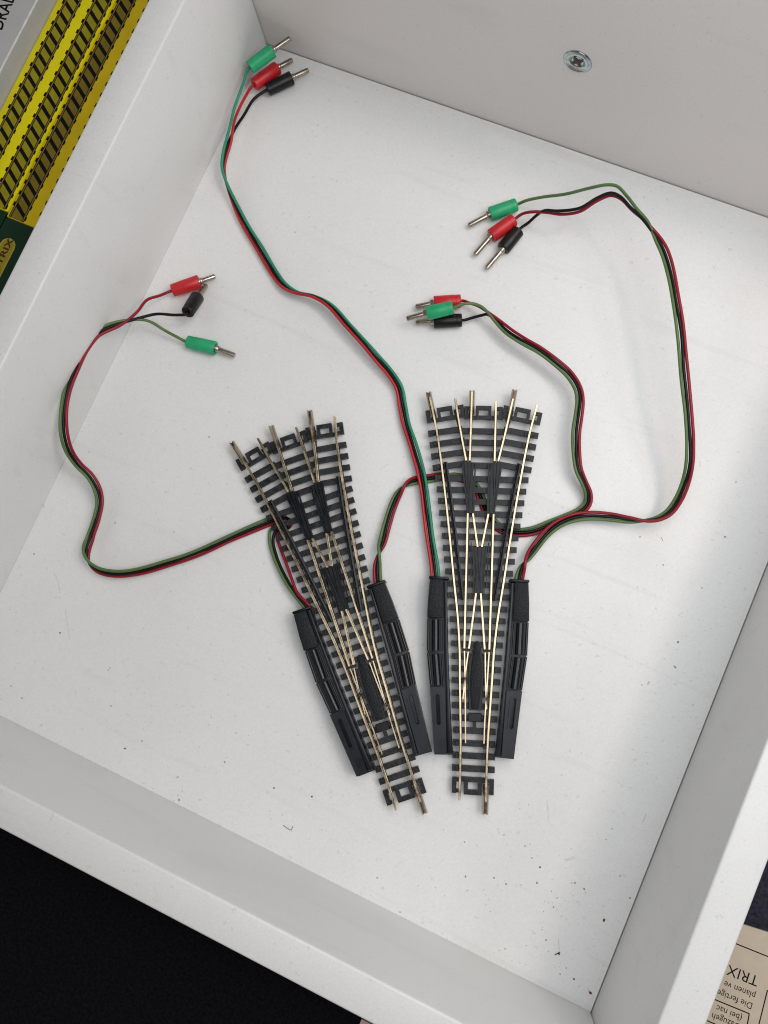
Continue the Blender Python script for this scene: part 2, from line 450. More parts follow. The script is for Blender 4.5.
def build_turnout(label, loc, rz, tilt):
    T = thing('track_turnout', label, 'model track', loc, rz, 'three-way track turnouts')
    T.rotation_euler = (radians(tilt), 0, rz)
    # --- sleepers
    bm = bmesh.new()
    rnd = random.Random(3)
    y = 9.4; k = 0
    while y < 131:
        hw = 2.05
        if y < 114.5:
            e = -R1x(y) + 2.9
            if y < 23: e = 7.35
            j = rnd.uniform(-0.08, 0.08)
            prism(bm, rect(0, y + j, 2 * e, hw), ZB, ZS - 0.25)
        else:
            a = radians(9.5)
            for sg in (-1, 1):
                xa = -R1x(y) + 3.2; xb = -R2x(y) - 0.6
                cx = (xa + xb) / 2
                prism(bm, rect(sg * cx, y + 0.4, (xa - xb) / cos(a), hw, -sg * a), ZB, ZS - 0.25)
            xm = -R2x(y) - 0.4
            prism(bm, rect(0, y + 0.7, 2 * xm, hw), ZB, ZS - 0.23)
        y += 4.25; k += 1
    # outer chairs on every sleeper end
    y = 9.4
    while y < 131:
        dy = -0.2 if y > 114.5 else 0.0
        for sg in (-1, 1):
            box(bm, sg * (-R1x(y + dy) + 1.15), y + dy, 1.0, 1.6, ZS - 0.3, ZS + 0.55)
            box(bm, sg * (-R1x(y + dy) - 1.15), y + dy, 0.9, 1.6, ZS - 0.3, ZS + 0.45)
        y += 4.25
    # end ties
    end_frame(bm, 0, 3.6, 0, 4.4, hole=(3.4, 2.6), ring=(6.2, 5.8), link_low=False)
    for sg in (-1, 1):
        xc = (R1x(133.6) + R2x(133.6)) / 2
        end_frame(bm, sg * -(xc - 0.4), 135.4, -sg * radians(11), 4.3)
    end_frame(bm, 0, 136.0, 0, 4.3)
    # webs carrying the rails
    for pts in (R1, mir(R1)):
        sweep(bm, [p for p in pts if 0 < p[1] < 137], [(-0.5, 0), (0.5, 0), (0.5, 1.3), (-0.5, 1.3)], ZB + 0.1)
    for x0 in (-4.45, 4.45):
        sweep(bm, [(x0, 55), (x0, 98)], [(-0.5, 0), (0.5, 0), (0.5, 1.3), (-0.5, 1.3)], ZB + 0.12)
        sweep(bm, [(x0, 116), (x0, 137)], [(-0.5, 0), (0.5, 0), (0.5, 1.3), (-0.5, 1.3)], ZB + 0.12)
    for p in (R2a, mir(R2a)):
        sweep(bm, [(q[0], min(q[1], 137)) for q in p], [(-0.5, 0), (0.5, 0), (0.5, 1.3), (-0.5, 1.3)], ZB + 0.14)
    # tie below the tongues: short centre bar and cross bar
    box(bm, 0, 23.6, 1.1, 3.0, ZB + 0.05, ZS - 0.2)
    obj('sleeper_bed', bm, M['sleeper'], T)
    # --- check rails moulded in plastic inside each outer rail
    for sg in (-1, 1):
        bm = bmesh.new()
        ln = [(sg * (-R1x(yy) - 1.55 - 0.75 * (117 - yy) / 50), yy) for yy in (117, 107, 98, 90, 82, 73, 67.5)]
        sweep(bm, ln, [(-0.75, 0), (0.75, 0), (0.75, 1.75), (0.25, 1.95), (0.05, 1.5), (-0.15, 1.95), (-0.75, 1.75)], ZS - 0.4)
        obj('check_rail', bm, M['sleeper'], T)
    # --- frogs
    for sg in (-1, 1):
        bm = bmesh.new()
        f = lambda pts: [(sg * x, yy) for x, yy in pts]
        prism(bm, f([(3.5, 98.4), (2.3, 98.6), (2.6, 104), (3.2, 117.0), (7.2, 117.0), (5.6, 106), (5.1, 98.4)]), ZS - 0.4, ZS + 0.7)
        prism(bm, f([(3.9, 117.2), (5.1, 117.2), (4.55, 105)]), ZS, ZR - 0.15)
        prism(bm, f([(5.4, 117.2), (6.5, 117.2), (5.2, 106), (4.95, 106)]), ZS, ZR - 0.15)
        prism(bm, f([(3.2, 98.5), (4.1, 98.5), (4.25, 104.5), (3.7, 117.0), (3.0, 117.0)]), ZS, ZR - 0.25)
        prism(bm, f([(4.5, 98.5), (5.0, 98.5), (7.4, 117.0), (6.9, 117.0)]), ZS, ZR - 0.3)
        prism(bm, f([(2.2, 98.5), (2.75, 98.5), (3.0, 108), (2.6, 117), (2.2, 117)]), ZS, ZR - 0.5)
        obj('frog', bm, M['black'], T)
    bm = bmesh.new()
    prism(bm, [(-2.4, 86), (-1.9, 78), (-1.5, 69.8), (1.5, 69.8), (1.9, 78), (2.4, 86)], ZS - 0.4, ZS + 0.6)
    prism(bm, [(-0.7, 86.2), (0, 77), (0.7, 86.2)], ZS, ZR - 0.15)
    for sg in (-1, 1):
        prism(bm, [(sg * 1.0, 86.2), (sg * 1.9, 86.2), (sg * 0.8, 77), (sg * 1.5, 69.8), (sg * 0.9, 69.8), (sg * 0.35, 76)], ZS, ZR - 0.2)
        prism(bm, [(sg * 2.2, 86.4), (sg * 2.7, 86.4), (sg * 2.0, 77), (sg * 2.1, 69.6), (sg * 1.7, 69.6), (sg * 1.7, 77)], ZS, ZR - 0.4)
        prism(bm, [(sg * 2.9, 88), (sg * 3.3, 88), (sg * 2.9, 72), (sg * 2.6, 72)], ZS - 0.4, ZR - 0.7)
    obj('frog', bm, M['black'], T)
    # --- running rails
    runs = []
    for m_ in (lambda p: p, mir):
        if m_ is mir:
            r1, r3 = R1[:-1] + [(-19.25, 138.7)], [(-4.4, 139.8), (-4.45, 117.6)]
        else:
            r1, r3 = R1, R3a
        runs += [m_(r1), m_(R2a), m_(r3),
                 m_([(-2.75, 98.3), (-0.75, 86.4)]), m_([(0.85, 69.9), (1.8, 60), (2.75, 50.4)]),
                 m_([(-4.6, 98.3), (-4.5, 75), (-4.35, 50.4)])]
    for ln in runs:
        bm = bmesh.new()
        ln2 = [tuple(v) for v in spline([(x, y) for x, y in ln], 3.0)]
        sweep(bm, ln2, RAILP, ZS)
        obj('rail', bm, M['rail'], T, smooth=True)
    # --- tongues
    for ln in ([(-4.3, 49.7), (-3.55, 34), (-2.95, 18.2)], [(-2.95, 49.4), (-3.6, 43), (-4.3, 33)],
               [(4.3, 49.7), (3.9, 38), (3.45, 26), (3.35, 18.4)], [(2.95, 49.4), (3.2, 42), (3.95, 30)]):
        bm = bmesh.new()
        sweep(bm, [tuple(v) for v in spline(ln, 3.0)], BLADEP, ZS + 0.02)
        obj('point_blade', bm, M['rail'], T, smooth=True)
    # small dark fishplates where the blades pivot, and the notch near the tips
    for x in (-3.6, 3.6):
        bm = bmesh.new()
        prism(bm, [(x - 1.45, 49.6), (x + 1.45, 49.6), (x + 1.45, 50.5), (x + 0.25, 50.5), (x + 0.25, 50.2), (x - 0.25, 50.2), (x - 0.25, 50.5), (x - 1.45, 50.5)], ZS + 0.1, ZR + 0.08)
        obj('blade_pivot', bm, M['hole'], T)
    bm = bmesh.new()
    box(bm, 3.75, 17.2, 1.3, 1.2, ZS, ZR - 0.1)
    obj('blade_stop', bm, M['hole'], T)
    # --- stretcher and centre cover
    bm = bmesh.new()
    box(bm, 0, 26.9, 4.7, 3.0, ZS - 0.6, ZS + 0.9)
    for sg in (-1, 1): box(bm, sg * 2.55, 27.0, 0.9, 1.6, ZS - 0.4, ZS + 1.25)
    bevel_all(bm, 0.2, 1)
    obj('stretcher_bar', bm, M['black'], T)
    bm = bmesh.new()
    prism(bm, [(-2.2, 29.3), (2.2, 29.3), (2.75, 40), (2.8, 46), (1.7, 49.2), (0.9, 52.5), (-0.9, 52.5), (-1.7, 49.2), (-2.8, 46), (-2.75, 40)], ZS - 0.3, ZS + 0.55)
    bevel_all(bm, 0.15, 1)
    pl = obj('centre_plate', bm, M['sleeper'], T)
    bm = bmesh.new()
    prism(bm, [(-1.15, 29.8), (1.15, 29.8), (1.75, 35), (1.95, 40), (1.7, 45), (1.0, 50), (0.5, 53.2), (-0.5, 53.2), (-1.0, 50), (-1.7, 45), (-1.95, 40), (-1.75, 35)], ZS, ZS + 1.25)
    bevel_all(bm, 0.25, 2)
    obj('grained_cover', bm, M['knurl'], pl, smooth=True)
    # --- rail joiners
    for (x0, y0), (x1, y1) in (((-18.1, 133.5), (-20.4, 143.0)), ((-4.4, 135), (-4.4, 143.8)), ((8.95, 132.5), (11.1, 144.4)), ((4.45, 4.6), (4.45, -5.2))):
        bm = bmesh.new()
        sweep(bm, [(x0, y0), ((x0 + x1) / 2, (y0 + y1) / 2), (x1, y1)],
              [(-1.05, -0.12), (1.05, -0.12), (1.05, 0.6), (0.6, 0.95), (0.42, 1.5), (0.62, 1.55), (0.85, 0.9), (0.9, 0.12), (0, 0.1),
               (-0.9, 0.12), (-0.85, 0.9), (-0.62, 1.55), (-0.42, 1.5), (-0.6, 0.95), (-1.05, 0.6)][:3] +
              [(0.92, 1.2), (0.55, 1.75), (0.3, 1.5), (0.42, 0.75), (0, 0.35), (-0.42, 0.75), (-0.3, 1.5), (-0.55, 1.75), (-0.92, 1.2), (-1.05, 0.6)], ZS - 0.05)
        obj('rail_joiner', bm, M['joiner'], T, smooth=True)
    # --- point motors along both sides
    for sg in (-1, 1):
        f = lambda pts: [(sg * x, yy) for x, yy in pts]
        outer = []
        inner = [(7.3, 14.4), (8.6, 30), (9.7, 45), (10.9, 66), (11.1, 74.2)]
        ridge = [(9.25, 15.1), (10.6, 37), (11.6, 49), (12.0, 60.6), (12.55, 74.2)]
        bm = bmesh.new()
        prism(bm, f(inner[::1] + [(16.9, 74.2), (17.4, 61), (17.1, 48.7), (15.6, 37), (13.2, 14.4)]), 0.0, 6.2)
        bevel_all(bm, 0.35, 2)
        mo = obj('motor_housing', bm, M['flange'], T, smooth=True)
        bm = bmesh.new()
        prism(bm, f([(7.4, 14.6), (8.65, 30), (9.75, 45), (10.95, 66), (11.12, 74.0), (12.2, 74.0), (11.75, 60.6), (11.3, 49), (10.3, 37), (9.0, 14.6)]), 5.0, 7.5)
        bevel_all(bm, 0.3, 2)
        obj('side_strip', bm, M['flange'], mo, smooth=True)
        # cap with grain
        bm = bmesh.new()
        prism(bm, f([(12.05, 60.7), (12.55, 74.2), (17.2, 74.2), (17.6, 67), (17.7, 60.7)]), 2.0, 8.0)
        bevel_all(bm, 0.3, 2)
        obj('cap', bm, M['knurl'], mo, smooth=True)
        # lip at the wire end
        bm = bmesh.new()
        box(bm, sg * 14.1, 74.75, 7.0, 1.0, 1.0, 7.2)
        bevel_all(bm, 0.3, 2)
        obj('end_lip', bm, M['black'], mo, smooth=True)
        # ribbed coil covers, two of them end to end
        for ya, yb in ((49.0, 60.4), (37.2, 48.5)):
            bm = bmesh.new()
            xi = lambda yy: interp([(10.75, 37), (11.75, 49), (12.15, 60.6)], yy)
            xo = lambda yy: interp([(15.9, 37), (17.4, 48.7), (17.7, 61)], yy)
            prism(bm, f([(xi(ya), ya), (xi(yb), yb), (xo(yb), yb), (xo(ya), ya)]), 2.0, 6.3)
            for u, rr in ((0.09, 0.26), (0.47, 1.3), (0.90, 0.4)):
                prf = [(rr * cos(pi * k / 8), rr * 0.95 * sin(pi * k / 8)) for k in range(9)]
                a = (sg * (xi(ya) + (xo(ya) - xi(ya)) * u), ya + 0.35); b = (sg * (xi(yb) + (xo(yb) - xi(yb)) * u), yb - 0.35)
                sweep(bm, [a, b], prf, 6.32, 1)
            obj('ribbed_cover', bm, [M['hole'], M['gloss']], mo, smooth=True)
        # tail with a long slot
        bm = bmesh.new()
        ang = atan2(-(13.6 - 16.15), -(14.9 - 37)) * 0
        slot = stadium(sg * 12.75, 29.3, 1.35, 10.4, -sg * radians(4.5))
        prism_hole(bm, f([(9.3, 14.3), (10.6, 36.9), (15.85, 36.9), (13.5, 14.1)]), slot, 1.0, 7.6, 3.6)
        obj('slotted_tail', bm, [M['flange'], M['hole']], mo)
        bm = bmesh.new()
        rim_o = stadium(sg * 12.75, 29.3, 2.6, 11.8, -sg * radians(4.5)); rim_i = stadium(sg * 12.75, 29.3, 1.7, 10.8, -sg * radians(4.5))
        k = len(rim_o)
        lo = [bm.verts.new((x, y, 7.55)) for x, y in rim_o]; hi = [bm.verts.new((x, y, 8.05)) for x, y in rim_o]
        hi2 = [bm.verts.new((x, y, 8.05)) for x, y in rim_i]; lo2 = [bm.verts.new((x, y, 7.55)) for x, y in rim_i]
        for i in range(k):
            j = (i + 1) % k
            bm.faces.new((lo[i], lo[j], hi[j], hi[i])); bm.faces.new((hi[i], hi[j], hi2[j], hi2[i])); bm.faces.new((hi2[i], hi2[j], lo2[j], lo2[i]))
        obj('slot_rim', bm, M['flange'], mo, smooth=False)
        # foot plate
        bm = bmesh.new()
        prism(bm, f([(7.1, 13.7), (7.3, 16), (13.6, 16), (13.5, 13.4)]), 0.0, 2.6)
        obj('end_foot', bm, M['black'], mo)
    return T

def frame_of(b, t, z=5.0):
    B = at(*b, z); T = at(*t, z); d = (T - B)
    return (B.x, B.y, 0.0), atan2(-d.x, d.y)

loc, rz = frame_of((472.6, 798), (483.8, 403))
T_right = build_turnout('black three-way track turnout standing upright, right of the other, with cable passing beneath its sleepers', loc, rz, 0.45)
loc, rz = frame_of((406.05, 799.2), (285.1, 431.8))
def copy_tree(o, parent=None):
    c = o.copy(); COL.objects.link(c)
    if parent is not None:
        c.parent = parent
        c.matrix_parent_inverse = o.matrix_parent_inverse.copy()
    for ch in [x for x in bpy.data.objects if x.parent == o]:
        copy_tree(ch, c)
    return c
T_left = copy_tree(T_right)
T_left.location = (Vector(loc) + Vector((sin(rz), -cos(rz), 0)) * 1.4) * S
T_left.rotation_euler = (radians(0.25), 0, rz)
T_left['label'] = 'black three-way track turnout lying tilted, its rail ends pointing to the upper left plugs'

# ---------------------------------------------------------------- cables
WR = 0.57        # wire radius
def make_plug(parent, m, a, b, tip, r=2.6):
    """a = wire end of the sleeve, b = pin end, tip = end of the pin"""
    a, b, tip = Vector(a), Vector(b), Vector(tip)
    t = (b - a).normalized(); L = (b - a).length
    bm = bmesh.new()
    lathe(bm, a, b, [(0.5, 0.9), (0.0, 1.1), (0.0, r * 0.86), (0.25, r * 0.95), (L * 0.16, r * 0.965), (L * 0.165, r * 0.94), (L * 0.19, r * 0.94), (L * 0.195, r * 0.97), (L * 0.45, r), (L - 0.25, r * 1.03), (L, r * 0.97), (L, r * 0.62), (L - 1.2, r * 0.58), (L - 1.2, 0.3)], 24)
    pl = obj('plug', bm, m, parent, smooth=True)
    t2 = (tip - b).normalized(); PL = (tip - b).length
    bm = bmesh.new()
    lathe(bm, b - t2 * 1.1, tip, [(0, 1.25), (2.3, 1.25), (2.5, 1.1), (2.6, 0.95)], 16)
    # side screw
    u = t2.cross(Vector((0, 0, 1))).normalized(); v = u.cross(t2)
    s0 = b + t2 * 0.75 + (v * 0.8 + u * 0.6).normalized() * 0.9
    lathe(bm, s0, s0 + (v * 0.8 + u * 0.6), [(0, 0.5), (0.7, 0.5), (0.75, 0.42)], 10)
    # split pin: two half rounds with a slit
    for sg in (-1, 1):
        prof = [(0.12 * sg, -0.96)] + [(sg * (0.12 + 0.88 * sin(pi * k / 8)), -0.96 * cos(pi * k / 8)) for k in range(1, 8)] + [(0.12 * sg, 0.96)]
        rings = []
        for s_, sc_ in ((1.0, 1.0), (PL - 0.5, 1.02), (PL - 0.12, 0.85), (PL, 0.55)):
            rings.append([bm.verts.new(b + t2 * s_ + u * (x * sc_) + v * (y_ * sc_)) for x, y_ in prof])
        nn = len(prof)
        for p, q in zip(rings, rings[1:]):
            for k in range(nn):
                bm.faces.new((p[k], p[(k + 1) % nn], q[(k + 1) % nn], q[k]))
        bm.faces.new(rings[0][::-1]); bm.faces.new(rings[-1])
    obj('pin', bm, M['pin'], pl, smooth=True)
    return pl

def make_cable(label, ribbon, order, leads, plugs, wm, tails=None):
    """ribbon: (px, py, z, twist in degrees); order: strand name for k = -1, 0, 1 (k = +1 lies right of travel);
    leads: strand -> list of (px, py, z) from the plug to the ribbon; plugs: strand -> (a, b, tip) each (px, py, z)"""
    pts = [at(x, y, z) for x, y, z, _ in ribbon]
    c = thing('plug_cable', label, 'cable', (pts[-1].x, pts[-1].y, 0), 0, 'three-strand cables with plugs')
    org = Vector((pts[-1].x, pts[-1].y, 0))
    ctl = spline([(p.x, p.y, p.z, tw * 0.05) for p, (_, _, _, tw) in zip(pts, ribbon)], 1.0)
    ph = pts[0].x * 0.7
    names = {'green': 'green_wire', 'red': 'red_wire', 'black': 'black_wire'}
    pm = {'green': M['green'], 'red': M['red'], 'black': M['blackplug']}
    for k, nm in zip((-1, 0, 1), order):
        line = []
        for i, q in enumerate(ctl):
            a = ctl[max(i - 2, 0)]; b = ctl[min(i + 2, len(ctl) - 1)]
            t = Vector((b[0] - a[0], b[1] - a[1], 0)).normalized()
            right = Vector((t.y, -t.x, 0))
            tw = radians(q[3] / 0.05)
            wob = 0.05 * sin(i * 0.13 + k * 2.1) + 0.05 * sin(i * 0.31 + k * 4.0) + 0.16 * sin(i * 0.085 + ph) + 0.09 * sin(i * 0.23 + 2 * ph)
            o = k * (2 * WR + 0.02)
            z = q[2] + 0.10 * sin(i * 0.17 + k * 2.7 + ph) + abs(sin(tw)) * 2 * WR * 0.6 + o * sin(tw)
            p = Vector((q[0], q[1], 0)) + right * (o * cos(tw) + wob)
            line.append(Vector((p.x, p.y, max(z, WR + 0.04))))
        pl = plugs[nm]
        A3, B3, T3 = at(*pl[0]), at(*pl[1]), at(*pl[2])
        inward = (B3 - A3).normalized()
        lead = [A3 + inward * 1.0, A3 - inward * 1.0] + [at(*p) for p in leads[nm]]
        full = spline(lead + [line[3]], 1.0)[:-1] + line[4:]
        # soften the hand-over from lead to ribbon
        j = len(spline(lead + [line[3]], 1.0)) - 1
        for _ in range(4):
            f2 = full[:]
            for i in range(max(3, j - 6), min(len(full) - 2, j + 7)):
                f2[i] = (full[i - 1] + full[i] * 2 + full[i + 1]) / 4
            full = f2
        if tails and nm in tails:
            tl = [at(*p) for p in tails[nm]]
            full = full + spline([full[-1]] + tl, 1.0)[1:]
        bm = bmesh.new()
        tube(bm, [p - org for p in full], WR, 10)
        o = obj(names[nm], bm, wm[nm], c, smooth=True)
        o['label'] = {'green': 'green', 'red': 'red', 'black': 'black'}[nm] + ' insulated wire'
        p_ = make_plug(c, pm[nm], A3 - org, B3 - org, T3 - org)
        p_['label'] = nm + ' plug with split metal pin'
    return c

OL = {'green': M['w_green'], 'red': M['w_red'], 'black': M['w_black']}
TE = {'green': M['w_teal'], 'red': M['w_red2'], 'black': M['w_black']}

make_cable('long cable with teal wire running from the far left corner down to the upright turnout',
    [(232, 134, 9, -150), (226.5, 150, 8, -125), (224, 169, 6, -100), (229, 189, 4, -70), (240, 214, 2.6, -35), (258, 246, 2.2, -15), (273, 272, 2, 0), (284, 286, 2.4, 25),
     (297, 293.5, 3, 55), (313, 297, 4, 55), (330, 306, 5, 40), (350, 327, 5, 35), (375, 356, 4.5, 20), (391, 374, 4, 0), (399, 388, 3.4, -8), (402, 406, 2.6, 0),
     (405.5, 424, 2.6, 0), (413, 445, 3, 0), (421, 473, 3.7, 0), (427, 510, 3.8, 0), (431.5, 545, 4, 0), (434.5, 568, 4.4, 0), (435.5, 584, 4.4, 0)],
    ('green', 'black', 'red'),
    {'green': [(243, 84, 11), (235, 106, 10.5), (231, 122, 10)], 'red': [(244, 99, 6), (236, 116, 7.5), (233, 128, 8.5)],
     'black': [(254, 99, 3.2), (244, 115, 4), (236, 127, 6)]},
    {'green': ((250, 67.5, 11), (272.5, 50.5, 12), (290.5, 38.2, 12.5)), 'red': ((254, 84.8, 4.5), (277.3, 68, 3.2), (292.6, 60, 2.4)),
     'black': ((267.5, 89.8, 2.8), (292, 77.8, 2.8), (308.5, 70, 2.3))}, TE)

make_cable('cable bowed up against the left drawer wall, ending at the tilted turnout',
    [(128, 321.5, 13, 0), (113, 325.5, 15.5, 0), (97, 333, 18, 0), (85, 348, 20, 10), (75.5, 369, 21.5, 0), (67.5, 391, 22.5, 0), (64, 412, 22, 0), (64.5, 432, 20, 15), (69.5, 450, 16, 25),
     (79, 465, 11, 30), (89.5, 476, 8, 25), (97, 489, 6, 20), (99.5, 503, 5, 0), (96, 520, 4.5, 0), (90, 537, 4.2, 0), (86.5, 550, 4.2, 50), (89, 562, 4, 110), (98, 570, 3.8, 135),
     (115, 573.5, 3.6, 145), (140, 571, 3.2, 140), (170, 562.5, 2.6, 142), (205, 550, 2.2, 145), (235, 537, 1.6, 150), (256, 527.5, 1.0, 165), (270, 521.5, 0.75, 180), (280, 517.5, 0.75, 180)],
    ('red', 'black', 'green'),
    {'red': [(160, 295.5, 5), (147, 300, 8.5), (137, 312, 11.5)], 'black': [(175, 315, 9.8), (157, 314, 10), (143, 317, 11)],
     'green': [(177, 337, 4), (164, 330, 5.5), (151, 322, 8.5), (140, 319.5, 11)]},
    {'red': ((172.5, 290.5, 3), (199.5, 281.6, 2.9), (215.3, 276.3, 2.4)), 'black': ((187.5, 312.5, 9.5), (197.5, 297, 4.5), (206.5, 285, 1.8)),
     'green': ((187.5, 341.8, 2.8), (215.5, 348.3, 2.8), (235, 355.6, 2.2))}, OL,
    tails={'green': [(286, 518, .75), (288, 523, .75), (281, 527, .75), (271, 529, .9), (269.5, 541, 1.4), (273, 555, 2), (279.5, 571, 2.6), (289, 588, 3.4), (298, 600, 4), (303, 606, 4.2), (307, 611, 4.2)],
           'black': [(290, 520, 2.1), (288, 528, 1.9), (276, 531, 1.2), (273, 540, 1.5), (276.5, 556, 2), (283, 572, 2.6), (292, 588, 3.4), (300, 600, 4.1), (305, 605, 4.3), (310, 611, 4.2)],
           'red': [(286, 517, .75), (291, 526, .75), (281, 531, .8), (277, 535, 1.0), (280, 547, 1.4), (285, 560, 2.0), (291, 577, 3), (297.5, 593, 4), (306, 602, 4.4), (312, 609, 4.2)]})

make_cable('cable in an S bend whose green plug lies across a red and a black plug',
    [(496, 321, 6, 0), (508, 332, 7, 0), (522, 340.5, 8, 0), (540, 350, 8.5, 0), (556, 362, 8.5, 0), (570, 375, 8, 0), (578.5, 389, 8, 0), (580.5, 401, 8, 0), (579, 416, 8, 0), (576.5, 432, 8, 0),
     (576, 451, 7, 0), (578, 470, 6, 15), (583.5, 483, 4.5, 30), (588, 494, 3.4, 20), (587, 504, 2.4, 0), (580, 511, 2, 0), (567, 517, 1.8, 0), (550, 524, 1.6, 0), (535, 530.5, 1.3, 0), (522, 533, 0.9, 0),
     (511, 532.5, .75, 0), (499, 528, .75, 0), (489, 517, .75, 0), (482, 501, .75, 0), (476, 488, .75, 0), (467, 480, .75, 0), (454, 477, .75, -20), (441, 476.5, .85, -150), (428, 478, 1.0, -180), (417, 479.5, 1.3, -170),
     (407, 484, 2.2, -110), (398.5, 494, 2.6, -30), (392, 508, 3, 0), (387, 524, 3.4, 0), (383, 541, 3.6, 20), (379.5, 556, 4, 110), (377.8, 570, 4.3, 170), (378.5, 585, 4.3, 180)],
    ('red', 'black', 'green'),
    {'green': [(461, 304.6, 8.2), (472, 303.5, 8), (482, 307, 7.5), (489, 314, 7)], 'red': [(468, 302.5, 4), (478, 306, 4.5), (487, 311.5, 6)],
     'black': [(470, 318.5, 3), (481, 315.5, 4), (489, 314.5, 5.8)]},
    {'green': ((453, 307.5, 8.2), (427, 313.2, 7.6), (406.5, 318.8, 7.0)), 'red': ((461, 301, 2.9), (434, 303.2, 2.8), (415.5, 307, 2.4)),
     'black': ((462, 320.2, 2.8), (434, 321.4, 2.8), (416, 322.3, 2.3))}, OL)

make_cable('cable looping wide on the right, its three plugs fanned out below the screw',
    [(655, 233, 24, 0), (664, 250, 24, 0), (671.5, 275, 24, 0), (676, 302, 24, 0), (680, 331, 23, 0), (683, 360, 22, 0), (686, 390, 21, 0), (689, 420, 19, 0), (691, 445, 17, 0), (690, 465, 15, -10),
     (684.5, 485, 12, -25), (676.5, 502, 9.5, -35), (668, 513, 8, -40), (657, 519, 7, -55), (644, 520.8, 6, -80), (629, 519.5, 5.4, -130), (610, 516.3, 5, -165), (592, 515.3, 4.6, -180), (575, 517.5, 4.4, -180), (561, 523, 4, -180),
     (548, 532.5, 3.8, -180), (537, 545, 3.8, -175), (528, 558, 4, -130), (522, 570, 4.3, -40), (518.5, 586, 4.4, 0)],
    ('red', 'black', 'green'),
    {'green': [(526, 200.6, 5.5), (543, 197, 9), (566, 194, 14), (590, 188, 19), (607, 184.8, 21.5), (617, 186.2, 22.5), (626, 195, 23.3), (637, 209, 23.8), (648, 222, 24)],
     'red': [(522, 214, 5), (533, 211.8, 8), (547, 212.5, 11), (562, 214.3, 13.5), (580, 211.5, 16), (597, 201, 19), (611, 195.5, 21), (621, 199, 22), (632, 210, 22.8), (645, 221, 23.6)],
     'black': [(528, 223, 4), (537, 215, 7), (545, 210.5, 11.5), (558, 211, 15), (580, 208, 18), (597, 198, 20.5), (611, 193, 22.5), (620, 196.5, 23), (630, 207, 23.3), (643, 219.5, 23.8)]},
    {'green': ((516.5, 204.6, 3.2), (490, 214.3, 3), (468.5, 225.8, 2.3)), 'red': ((514, 219.6, 3.8), (491.2, 236, 3.2), (474.8, 255, 2.4)),
     'black': ((518.5, 230.5, 2.7), (503, 249, 2.7), (486.5, 268.5, 2.3))}, OL)

# ------------------------------------------------------- printed boxes, left
def track_print(bm, axis0, axis1, width, skew, z, pitch, y_lo, y_hi):
    """printed ladder track along y between x = axis0 and axis1 (rails); sleepers drawn slanted"""
    y = y_lo
    while y < y_hi:
        prism(bm, [(axis0 - width, y + skew * 0.2), (axis1 + width, y - skew), (axis1 + width, y - skew + pitch * 0.36), (axis0 - width, y + skew * 0.2 + pitch * 0.36)], z, z + 0.03, 0)
        y += pitch
ZBX = 30.0
P = lambda x, y: at(x, y, ZBX)
def carton(label, x0, x1, y0, y1, yg, tracks, skew, my, mb):
    t = thing('track_carton', label, 'carton', ((x0 + x1) / 2, (y0 + y1) / 2, TZ), 0, 'yellow printed cartons beside the drawer')
    o3 = Vector((-(x0 + x1) / 2, -(y0 + y1) / 2, -TZ))
    def part(name, bm, m, smooth=False, par=None):
        bmesh.ops.translate(bm, verts=bm.verts[:], vec=o3)
        return obj(name, bm, m, par or t, smooth)
    bm = bmesh.new()
    prism(bm, [(x0, yg), (x1, yg), (x1, y1), (x0, y1)], TZ, ZBX)
    bevel_all(bm, 0.6, 2)
    part('yellow_sleeve', bm, M[my], True)
    bm = bmesh.new()
    prism(bm, [(x0, y0), (x1, y0), (x1, yg - 0.02), (x0, yg - 0.02)], TZ, ZBX)
    bevel_all(bm, 0.6, 2)
    g = part('green_end', bm, M['greencard'], True)
    g['label'] = 'dark green end of the carton'
    bmb, bms, bmr = bmesh.new(), bmesh.new(), bmesh.new()
    for xa, xb in tracks:
        prism(bmb, [(xa, yg + 0.4), (xb, yg + 0.4), (xb, y1 - 1), (xa, y1 - 1)], ZBX, ZBX + 0.02)
        pitch, th = 4.6, 1.6
        yy = yg + 5
        while yy < y1 - 4:
            sk = skew * (xb - xa)
            prism(bms, [(xa - 0.9, yy), (xa - 0.9, yy + th), (xa + 0.5, yy + th * 1.1), (xb + 0.7, yy - sk + th), (xb + 0.7, yy - sk), (xa + 0.5, yy)], ZBX + 0.02, ZBX + 0.05)
            yy += pitch
        for xx in (xa + 0.3, xb - 0.2):
            prism(bmr, [(xx - 0.22, yg + 0.4), (xx + 0.22, yg + 0.4), (xx + 0.22, y1 - 1), (xx - 0.22, y1 - 1)], ZBX + 0.06, ZBX + 0.08)
            for dx in (-0.38, 0.38):
                prism(bms, [(xx + dx - 0.14, yg + 0.4), (xx + dx + 0.14, yg + 0.4), (xx + dx + 0.14, y1 - 1), (xx + dx - 0.14, y1 - 1)], ZBX + 0.055, ZBX + 0.07)
    pr = part('printed_track', bmb, M[mb])
    part('printed_sleepers', bms, M['ink'], par=pr)
    part('printed_rails', bmr, M['railink'], par=pr)
    return t, part, g

X = lambda px: P(px, 100).x
xA0 = P(57, 0).x; xR = X(64.8)
YT = 70.0
yA = P(5, 211).y; yB = P(22, 223).y
sl = P(52.0, 115.5) - P(41.5, 98.0)
sk = -sl.y / sl.x
tA, partA, gA = carton('yellow carton printed with two rows of track, against the grey card box', xA0, xR - 0.2, -190, YT, yA,
                       [(X(14.0), X(30.0)), (X(43.5), X(60.5))], sk, 'yellow', 'ballast')
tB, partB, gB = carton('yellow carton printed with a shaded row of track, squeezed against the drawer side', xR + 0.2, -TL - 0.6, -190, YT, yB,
                       [(X(68.5), X(85.0)), (X(100.0), X(112.0))], sk, 'yellow2', 'ballast2')
